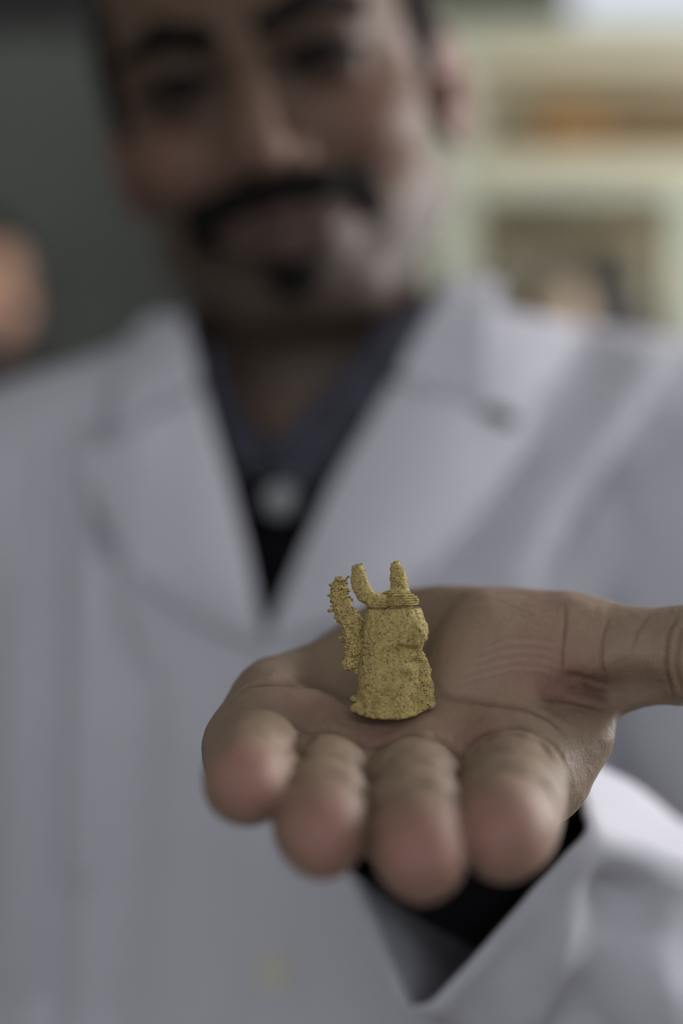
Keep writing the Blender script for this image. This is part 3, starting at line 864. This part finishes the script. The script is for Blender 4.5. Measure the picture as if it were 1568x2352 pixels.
def blotch(px, py, d, r, col, amt):
    global base_c
    w = (np.exp(-(((V - P(px, py, d)) / r) ** 2).sum(1)) * amt)[:, None]
    base_c = base_c * (1 - w) + np.array(col) * w
PINK = (0.300, 0.140, 0.115)
for f, r in (('pinky', 8), ('ring', 8.5), ('middle', 9.5), ('index', 9.5)):
    a, b, c, rr = FING[f][3]; blotch(a - 2, b - 12, c - 6, np.array([r, 12, r * 1.1]), PINK, 0.85)
blotch(700, 1622, 378, np.array([9, 9, 7]), PINK, 0.45); blotch(870, 1685, 372, np.array([7, 8, 6]), PINK, 0.45)
blotch(1080, 1690, 372, np.array([9, 9, 7]), PINK, 0.5); blotch(1240, 1540, 392, np.array([15, 14, 9]), PINK, 0.85)
blotch(1230, 1440, 405, np.array([13, 12, 10]), PINK, 0.55); blotch(1360, 1592, 392, np.array([11, 14, 5.5]), (0.12, 0.078, 0.06), 0.7)  # second blotch: shade of the fold under the thumb, painted into the skin
blotch(1310, 1570, 395, np.array([5, 10, 4]), (0.28, 0.13, 0.10), 0.5)
blotch(1000, 1450, 425, np.array([18, 20, 12]), (0.235, 0.155, 0.112), 0.6)
disp = np.zeros(len(V))
for poly, dep, wid, cs in CREASE:
    pts = onskin(poly)
    if len(pts) < 3: continue
    lo = pts.min(0) - 6; hi = pts.max(0) + 6
    m = np.where(((V > lo) & (V < hi)).all(1))[0]; q = V[m]
    d = np.full(len(m), 1e9); par = np.zeros(len(m))
    for i in range(len(pts) - 1):
        u = pts[i + 1] - pts[i]; L = u @ u + 1e-9
        if L > 36: continue
        t = np.clip(((q - pts[i]) @ u) / L, 0, 1)
        dd = np.linalg.norm(q - pts[i] - t[:, None] * u, axis=1)
        k = dd < d; d[k] = dd[k]; par[k] = ((i + t) / (len(pts) - 1))[k]
    fade = np.clip(np.minimum(par, 1 - par) / 0.18, 0, 1)
    w = np.exp(-(d / wid) ** 2) * fade
    disp[m] -= dep * w
    amt = (np.exp(-(d / (wid * .8)) ** 2) * fade * abs(cs) * 0.75)[:, None]
    tgt = np.array([0.11, 0.055, 0.036]) if cs > 0 else np.array([0.38, 0.28, 0.21])
    base_c[m] = base_c[m] * (1 - amt) + tgt * amt
# joint creases of the fingers: grooves across the palmar side, the pads between them left proud
for f, ch in FING.items():
    pts = np.array([P(a, b, c) for a, b, c, _ in ch]); rad = [t[3] for t in ch]
    lo = pts.min(0) - 16; hi = pts.max(0) + 16
    m = np.where(((V > lo) & (V < hi)).all(1))[0]; q = V[m]
    dbest = np.full(len(m), 1e9); sp = np.full(len(m), -99.0); acc = 0.0
    for i in range(3):
        u = pts[i + 1] - pts[i]; L = np.linalg.norm(u); raw = ((q - pts[i]) @ u) / (L * L); t = np.clip(raw, -0.35 if i == 0 else 0, 1)
        dd = np.linalg.norm(q - pts[i] - t[:, None] * u, axis=1) - (rad[i] + (rad[i + 1] - rad[i]) * np.clip(t, 0, 1))
        k = dd < dbest; dbest[k] = dd[k]; sp[k] = acc + t[k] * L; acc += L
        if i == 0: L1 = L
        if i == 1: L2 = L
    palmar = np.clip((N[m, 2] + 0.15) / 0.5, 0, 1) * np.clip((3.0 - dbest) / 1.5, 0, 1)
    for s0, dep, wid, cs in ((0.5, 1.3, 1.7, .55), (L1 - 2.0, 1.5, 1.9, .6), (L1 + 2.6, 1.1, 1.5, .45), (L1 + L2, 1.3, 1.8, .5)):
        x = sp - s0 - 0.7 * np.sin(q[:, 0] * 0.7)
        w = np.exp(-(x / wid) ** 2) * palmar
        disp[m] -= dep * w
        amt = (np.exp(-(x / (wid * .75)) ** 2) * palmar * cs)[:, None]
        base_c[m] = base_c[m] * (1 - amt) + np.array([0.12, 0.062, 0.042]) * amt
    for s0 in (L1 * .5, L1 + L2 * .55): disp[m] += 0.6 * np.exp(-((sp - s0) / 6.0) ** 2) * palmar
disp += 0.10 * vnoise(V / 1.6, 11) + 0.18 * vnoise(V / 4.5, 12)
V = V + N * disp[:, None]
parts.append((V, Q, base_c))
HAND_V, HAND_Q = V, Q
# one mesh
off = 0; VV = []; QQ = []; CC = []
for v, q, c in parts: VV.append(v); QQ.append(q + off); CC.append(c); off += len(v)
body = mk('body', np.concatenate(VV), np.concatenate(QQ), M['skin'], man, cols=np.concatenate(CC))

# fingernails on the underside of the finger ends
for f, ch in FING.items():
    (a, b, c, r), (a2, b2, c2, r2) = ch[3], ch[2]
    p, q = P(a, b, c), P(a2, b2, c2); ax = (p - q) / np.linalg.norm(p - q); dn = np.array([0, 0, -1.0]); dn -= (dn @ ax) * ax; dn /= np.linalg.norm(dn); sx = np.cross(ax, dn)
    Vn = []
    for i in range(9):
        for j in range(9):
            s = (i / 8 - .62) * 11; t = (j / 8 - .5) * 2; wv = .86 * r * (1 - .12 * max(0, s / 7) ** 2)
            Vn.append(p + ax * s + sx * (t * wv * .8) + dn * (r * math.sqrt(max(0.02, 1 - (t * .72) ** 2)) - .25 - .08 * max(0, s) ** 1.5))
    o = mk('fingernail', np.array(Vn), gridfaces(9, 9), mat('nail', (0.26, 0.16, 0.125), 0.35), body); solid(o, 0.0005, 0)

# head: hair, brows, moustache, beard, eyes
V, Q = hair_grid().mesh(); V = V + vnormals(V, Q) * (2.0 * vnoise(V / 7, 4))[:, None]
mk('hair', to_world(V), Q, M['hair'], man)
for s in (-1, 1):
    g = Grid((-62 if s < 0 else 6, -110, 0), (-6 if s < 0 else 62, -60, 40), 1.2)
    g.cap((s * 13, -96.5, 15), (s * 32, -91, 21), 5.0, 5.6, 3); g.cap((s * 32, -91, 21), (s * 52, -77, 15), 5.6, 3.0, 3)
    V, Q = g.mesh(); V = V + vnormals(V, Q) * (0.8 * vnoise(V / 2, 5))[:, None]; mk('eyebrow', to_world(V), Q, M['hair'], man)
    g = Grid((-56 if s < 0 else 8, -104, -12), (-8 if s < 0 else 56, -70, 12), 0.9)
    g.chain([((s * 16, -87, -3), 1.8), ((s * 25, -92, 0.6), 3.0), ((s * 36, -91.5, 0.8), 3.1), ((s * 48, -82, -3), 2.2)], 1)  # lashes thickened to stand in for shade around the eyes
    g.chain([((s * 17, -87, -5), 1.2), ((s * 30, -91, -7.2), 1.5), ((s * 45, -84, -5), 1.2)], 1)
    V, Q = g.mesh(); mk('eyelashes', to_world(V), Q, M['hair'], man)
    v, q = lathe([(12.2 * math.sin(a), -12.2 * math.cos(a)) for a in np.linspace(0.05, math.pi - 0.05, 16)], (0, 0, 0), 24)
    v = np.array(v); e = np.array([s * 31, -76.5, -3]); eye = mk('eye', to_world(v + e), q, M['eye'], man)
    v, q = lathe([(0.2, 1.4), (3, 1.2), (5.6, 0)], (0, 0, 0), 20); v = np.array(v)
    mk('iris', to_world(np.stack([v[:, 0], -v[:, 2] - 11.2, v[:, 1]], 1) + e), q, M['iris'], eye)
g = Grid((-50, -120, -90), (50, -60, -36), 1.2)
for s in (-1, 1):
    g.cap((s * 3, -103, -54), (s * 20, -97, -56), 6.0, 6.6, 4); g.cap((s * 20, -97, -56), (s * 34, -80, -60), 6.6, 8.6, 4); g.cap((s * 34, -80, -60), (s * 37, -73, -70), 8.6, 7.0, 4)
V, Q = g.mesh(); V = V + vnormals(V, Q) * (0.9 * vnoise(V / 2, 6))[:, None]; mk('moustache', to_world(V), Q, M['hair'], man)
g = Grid((-60, -115, -145), (60, -5, -76), 1.5)
g.ell((0, -89, -92), (13, 7, 11), 3); 
V, Q = g.mesh(); V = V + vnormals(V, Q) * (0.9 * vnoise(V / 2, 7))[:, None]; mk('chin_beard', to_world(V), Q, M['hair'], man)

# trousers and shoes below the coat
g = Grid((-280, 640, FLOOR), (260, 980, -520), 6.0, 60)
g.column([-760, -520.0], [-12, -12], [803, 803], [172, 168], [104, 102])
for s in (-1, 1): g.chain([((-12 + s * 88, 805, -640), 88), ((-12 + s * 97, 802, -930), 66), ((-12 + s * 97, 815, -1335), 52)], 16)
V, Q = g.mesh(); mk('trousers', V, Q, M['trousers'], man)
for s in (-1, 1):
    x = -12 + s * 97
    g = Grid((x - 60, 640, FLOOR - 4), (x + 60, 900, FLOOR + 130), 3.5)
    g.cap((x, 855, FLOOR + 42), (x + s * 6, 705, FLOOR + 26), 40, 34, 10); g.cap((x, 830, FLOOR + 50), (x, 822, FLOOR + 100), 42, 44, 14)
    g.put(lambda X, Y, Z: (Z - FLOOR - 2) + 0 * X + 0 * Y, (x - 60, 640, FLOOR - 4), (x + 60, 900, FLOOR + 130), 0, 'sub', pad=0)
    V, Q = g.mesh(); mk('shoe', V, Q, M['shoe'], man)

# ------------------------------------------------------------------ the figurine
FS = F / 377.0
FD = 377.0
def fz(zx, zy, y=0.0):
    """point of the figurine from the 4.48x enlarged crop; y = mm behind its middle plane"""
    px, py = 700 + zx / 4.48, 1250 + zy / 4.48
    p = P(px, py, FD + y); return p
base_p = P(905, 1632, FD)
fig = empty('figurine', base_p + np.array([0, 0, -1.5]), 'small speckled ochre figurine with two horns and a ragged side arm, standing on the palm', 'figurine')
def ridged(V, Q, amp, seed, period=0.60, rough=0.14, patch=0.0, focus=None):
    N = vnormals(V, Q)
    z = V[:, 2] + 0.25 * vnoise(V / 5.0, seed) + 0.02 * V[:, 0]
    lay = np.sin(2 * math.pi * z / period)
    am = amp * np.clip(0.45 + 0.45 * vnoise(V / 2.2, seed + 1) + patch * vnoise(V / 4.5, seed + 7), 0, 1.3)
    if focus is not None: am = am * (0.75 + 1.5 * np.exp(-(((V - focus) / np.array([6, 8, 4.5])) ** 2).sum(1)))
    flat = 1 - 0.8 * np.abs(N[:, 2])
    d = (lay * am) * flat + rough * vnoise(V / 0.55, seed + 2) + rough * 1.2 * vnoise(V / 1.3, seed + 3)
    pit = vnoise(V / 0.8, seed + 4); d -= 0.30 * np.clip(pit - 0.42, 0, 1)
    return V + N * d[:, None]
HV = 0.14
c = base_p
g = Grid(c + np.array([-13, -11, -5]), c + np.array([13, 12, 29]), HV, 6)
rows = [(655, 640, 1190), (725, 618, 1215), (850, 606, 1225), (940, 600, 1228), (1030, 590, 1215), (1100, 577, 1190), (1165, 571, 1180), (1255, 565, 1180), (1345, 552, 1178), (1480, 546, 1180), (1570, 540, 1180), (1650, 525, 1190), (1790, 520, 1190)]
zs = []; cx = []; a_ = []
for zy, l, r in rows:
    pl, pr = fz(l, zy), fz(r, zy); zs.append((pl[2])); cx.append((pl[0] + pr[0]) / 2); a_.append((pr[0] - pl[0]) / 2)
b_ = [v * f for v, f in zip(a_, [.88, .9, .9, .9, .86, .84, .86, .9, .92, .94, .95, .96, .96])]
g.column(zs, cx, [FD] * len(zs), a_, b_, 0, 2.2)
def fel(zx, zy, y, r, k, mode='add', R=None): g.ell(fz(zx, zy, y), r, k, mode, R)
fel(1100, 890, -3.6, (4.0, 4.3, 4.1), 1.6)            # muzzle bulge, facing right and forward
fel(1060, 1000, -5.4, (3.2, 2.4, 1.8), 1.2)
fel(1020, 1120, -7.4, (4.2, 2.4, 1.6), 1.2, 'sub')    # hollow below it
fel(1020, 1290, -5.6, (1.9, 1.7, 1.25), 1.0)          # small paw
g.chain([(fz(1175, 1215, 0), 2.1), (fz(1195, 1300, 0), 2.1), (fz(1210, 1450, 0.5), 2.3), (fz(1225, 1620, .5), 2.5)], 1.0)   # arm and flank at the side
fel(1190, 1150, -2, (1.2, 1.6, 1.2), 0.7)
fel(1215, 1540, 0.5, (2.3, 4.4, 4.4), 1.3)            # leg at the side
fel(1265, 1640, 0.5, (1.9, 4.2, 1.4), 0.8)            # its foot
fel(830, 1500, -4.2, (5.2, 3.6, 5.0), 2.0)            # belly
g.cap(fz(1120, 1420, -7.0), fz(1125, 1720, -7.0), .5, .7, 1.0, 'sub')   # valley between belly and leg
for i in range(16):                                   # first, squashed layer spreading at the foot
    t = i / 15; ang = math.radians(196 + 150 * t)
    q = np.array([cx[-1] + 1.08 * a_[-1] * math.cos(ang), FD + 1.06 * b_[-1] * math.sin(ang), fz(800, 1665)[2] + .55 + .26 * 1.06 * b_[-1] * math.sin(ang)])
    rr = .85 + .25 * math.sin(i * 2.3)
    g.ell(q, (rr * 1.3, rr * 1.3, rr * .8), .8)
g.ell(fz(505, 1590, 0.5), (1.0, 1.6, .9), .7); g.ell(fz(545, 1660, -2), (1.2, 1.4, .7), .7)
zb = fz(800, 1665)[2]
g.put(lambda X, Y, Z: (Z - zb - .26 * (Y - FD)) + 0 * X, c + np.array([-14, -12, -6]), c + np.array([14, 13, 30]), .3, 'sub', pad=0)   # tilted foot, resting on the sloping palm
V, Q = g.mesh(); V = ridged(V, Q, 0.15, 21, .60, .17, .5, fz(1130, 960, -4))
mk('body', V, Q, M['print'], fig)
# crown of stacked rings above the dark groove
g = Grid(fz(930, 550) + np.array([-9, -9, -5]), fz(930, 550) + np.array([9, 9, 5]), HV, 6)
for i, (zy, l, r) in enumerate(((610, 672, 1164), (588, 678, 1168), (566, 688, 1166), (544, 712, 1155), (520, 748, 1118), (497, 800, 1086), (478, 856, 1046))):
    pl, pr = fz(l, zy), fz(r, zy); ca = (pr[0] - pl[0]) / 2
    g.ell(((pl[0] + pr[0]) / 2, FD - .2, pl[2]), (ca + .15, ca * .86 + .15, .34), .08)
    g.column([pl[2] - .25, pl[2] + .25], [(pl[0] + pr[0]) / 2] * 2, [FD - .2] * 2, [ca - .35] * 2, [ca * .86 - .35] * 2, .05)
g.ell(fz(930, 640), (4.0, 3.4, 1.6), .2)
V, Q = g.mesh(); V = ridged(V, Q, 0.04, 31); mk('crown', V, Q, M['print'], fig)
# horns
def horn(pts, seed, extra=()):
    P_ = [(fz(*p[:3]), p[3]) for p in pts]; A_ = np.array([p for p, r in P_])
    g = Grid(A_.min(0) - 4, A_.max(0) + 4, HV, 6)
    g.chain(P_, .5)
    for (p, q, r0, r1) in extra: g.cap(fz(*p), fz(*q), r0, r1, .25)
    V, Q = g.mesh(); V = ridged(V, Q, 0.26, seed, .68); mk('horn', V, Q, M['print'], fig)
horn([(790, 590, -3, 1.9), (700, 575, -3.4, 1.95), (620, 520, -3.6, 2.05), (570, 430, -3.6, 2.0), (552, 340, -3.6, 1.85), (542, 265, -3.6, 1.45)], 41,
     [((560, 240, -3.6), (582, 205, -3.6), .35, .2), ((500, 245, -3.6), (520, 250, -3.6), .5, .5), ((600, 275, -3.6), (625, 268, -3.6), .5, .3)])
horn([(990, 520, 3, 2.3), (975, 450, 4, 2.15), (962, 360, 4.5, 2.0), (950, 280, 5, 1.6), (935, 225, 5, 1.15)], 51,
     [((945, 210, 5), (960, 172, 5), .45, .25), ((900, 215, 5), (915, 205, 5), .4, .3), ((885, 255, 5), (900, 250, 5), .5, .4)])
# ragged arm
tp = [(560, 1300, 4.0, 1.2), (535, 1190, 4.0, 2.2), (530, 1060, 4.0, 2.9), (525, 930, 4.0, 3.0), (500, 820, 4, 2.6), (428, 735, 4, 2.5), (385, 640, 4, 2.35), (352, 540, 4, 2.0), (350, 450, 4, 1.85), (352, 385, 4, 1.25)]
A_ = np.array([fz(*p[:3]) for p in tp]); g = Grid(A_.min(0) - 5, A_.max(0) + 5, HV, 6)
for p, q in zip(tp[:-1], tp[1:]):
    g.cap(fz(*p[:3]), fz(*q[:3]), p[3], q[3], .6)
rng = np.random.RandomState(7)
L_ = [(250, 420), (262, 470), (245, 522), (262, 575), (250, 640), (236, 685), (300, 750), (330, 790), (372, 850), (345, 962), (385, 1000), (400, 1162), (420, 1230), (460, 1265)]
for zx, zy in L_: g.cap(fz(zx + 90, zy - 6, 4 + rng.uniform(-1, 1)), fz(zx + 10, zy, 4 + rng.uniform(-1, 1)), .5, .42, .25)
R_ = [(440, 400), (462, 470), (450, 510), (495, 570), (475, 545), (530, 660), (550, 690), (580, 740)]
for zx, zy in R_: g.cap(fz(zx - 80, zy + 12, 4 + rng.uniform(-1, 1)), fz(zx - 6, zy, 4 + rng.uniform(-1, 1)), .5, .32, .25)
g.cap(fz(318, 390, 4), fz(315, 342, 4), .34, .28, .2)
g.cap(fz(405, 385, 3.5), fz(440, 345, 1), .34, .2, .2); g.cap(fz(440, 345, 1), fz(470, 316, -4), .2, .18, .2)
g.ell(fz(440, 1235, 3.5), (1.5, 1.8, 1.7), .5)
for i in range(70):
    k = rng.randint(0, len(tp) - 1); t = rng.rand(); p = np.array(tp[k]) * (1 - t) + np.array(tp[k + 1]) * t
    a = rng.uniform(0, 2 * math.pi); q = fz(*p[:3]) + p[3] * np.array([math.cos(a), math.sin(a), 0]) ; g.ell(q, (.55, .55, .33), .3)
V, Q = g.mesh(); V = ridged(V, Q, 0.24, 61, .68, .2); mk('side_arm', V, Q, M['print'], fig)

# ------------------------------------------------------------------ the person in the background, at the board
d2 = 2400.0
c2 = P(-66, 694, d2)                    # middle of the face
p2 = empty('person', (c2[0] - 20, d2 + 95, FLOOR), 'person in dark clothing standing in front of the dark board', 'person')
R2 = rot(yaw=math.radians(38), pitch=math.radians(4))
O2 = np.array([c2[0], d2 + 60, c2[2] + 28])
tw2 = lambda V: (np.asarray(V) * 0.9) @ R2.T + O2
hg = head_grid(neck=R2.T @ (np.array([c2[0] - 5, d2 + 100, c2[2] - 190]) - O2), h=3.0)
V, Q = hg.mesh(); cc = face_tint(V, 4.2)
parts = [(tw2(V), Q, cc)]
x0 = c2[0] - 20; y0 = d2 + 105; zsh = c2[2] - 158
g = Grid((x0 - 330, y0 - 200, FLOOR), (x0 + 330, y0 + 200, zsh + 60), 8.0, 60)
g.column([FLOOR + 780, FLOOR + 1000, zsh - 60, zsh + 20], [x0] * 4, [y0] * 4, [150, 140, 150, 90], [90, 85, 90, 60])
for s in (-1, 1): g.chain([((x0 + s * 80, y0, FLOOR + 800), 75), ((x0 + s * 90, y0, FLOOR + 450), 48), ((x0 + s * 90, y0 + 10, FLOOR + 70), 34)], 25)
for s in (-1, 1):
    g.chain([((x0 + s * 160, y0, zsh - 40), 42), ((x0 + s * 215, y0 + 15, zsh - 310), 34), ((x0 + s * 190, y0 - 60, zsh - 540), 25), ((x0 + s * 180, y0 - 95, zsh - 620), 27)], 15)
    for i in range(4):
        hx = x0 + s * 180 + (i - 1.5) * 15; g.chain([((hx, y0 - 100, zsh - 640), 11), ((hx, y0 - 112, zsh - 690), 9), ((hx, y0 - 112, zsh - 715), 8)], 3)
V, Q = g.mesh(); parts.append((V, Q, np.tile(SKIN_FACE * 4.2, (len(V), 1))))
off = 0; VV = []; QQ = []; CC = []
for v, q, c in parts: VV.append(v); QQ.append(q + off); CC.append(c); off += len(v)
mk('body', np.concatenate(VV), np.concatenate(QQ), M['skin_far'], p2, cols=np.concatenate(CC))
V, Q = hair_grid(3.0).mesh(); V = V + vnormals(V, Q) * (2.0 * vnoise(V / 7, 4) + 3)[:, None]; mk('hair', tw2(V), Q, M['hair'], p2)
g = Grid((x0 - 330, y0 - 220, FLOOR + 600), (x0 + 330, y0 + 220, zsh + 130), 7.0, 60)
g.column([FLOOR + 700, FLOOR + 1000, zsh - 60, zsh + 30], [x0] * 4, [y0] * 4, [180, 168, 178, 110], [118, 110, 112, 78])
g.cap((x0, y0, zsh + 30), (x0 + 4, y0 - 10, zsh + 85), 74, 68, 30)
for s in (-1, 1): g.chain([((x0 + s * 60, y0, zsh + 22), 58), ((x0 + s * 165, y0, zsh - 40), 60), ((x0 + s * 218, y0 + 15, zsh - 310), 50), ((x0 + s * 192, y0 - 58, zsh - 535), 42)], 28)
g.cap((x0 + 4, y0 - 12, zsh + 70), (x0 + 4, y0 - 18, zsh + 160), 60, 60, 4, 'sub')
V, Q = g.mesh(); mk('jacket', V + vnormals(V, Q) * (5 * vnoise(V / 60, 8))[:, None], Q, M['jacket'], p2)
g = Grid((x0 - 250, y0 - 160, FLOOR), (x0 + 250, y0 + 160, FLOOR + 800), 8.0, 60)
for s in (-1, 1): g.chain([((x0 + s * 82, y0, FLOOR + 740), 86), ((x0 + s * 92, y0, FLOOR + 450), 64), ((x0 + s * 92, y0 + 10, FLOOR + 70), 54)], 18)
V, Q = g.mesh(); mk('trousers', V, Q, M['trousers'], p2)
for s in (-1, 1):
    x = x0 + s * 92; g = Grid((x - 60, y0 - 180, FLOOR - 4), (x + 60, y0 + 90, FLOOR + 110), 4.0)
    g.cap((x, y0 + 40, FLOOR + 40), (x + s * 6, y0 - 120, FLOOR + 28), 42, 36, 10); g.cap((x, y0 + 12, FLOOR + 50), (x, y0 + 10, FLOOR + 85), 46, 46, 14)
    g.put(lambda X, Y, Z: (Z - FLOOR - 2) + 0 * X + 0 * Y, (x - 60, y0 - 180, FLOOR - 4), (x + 60, y0 + 90, FLOOR + 110), 0, 'sub', pad=0)
    V, Q = g.mesh(); mk('shoe', V, Q, M['shoe'], p2)
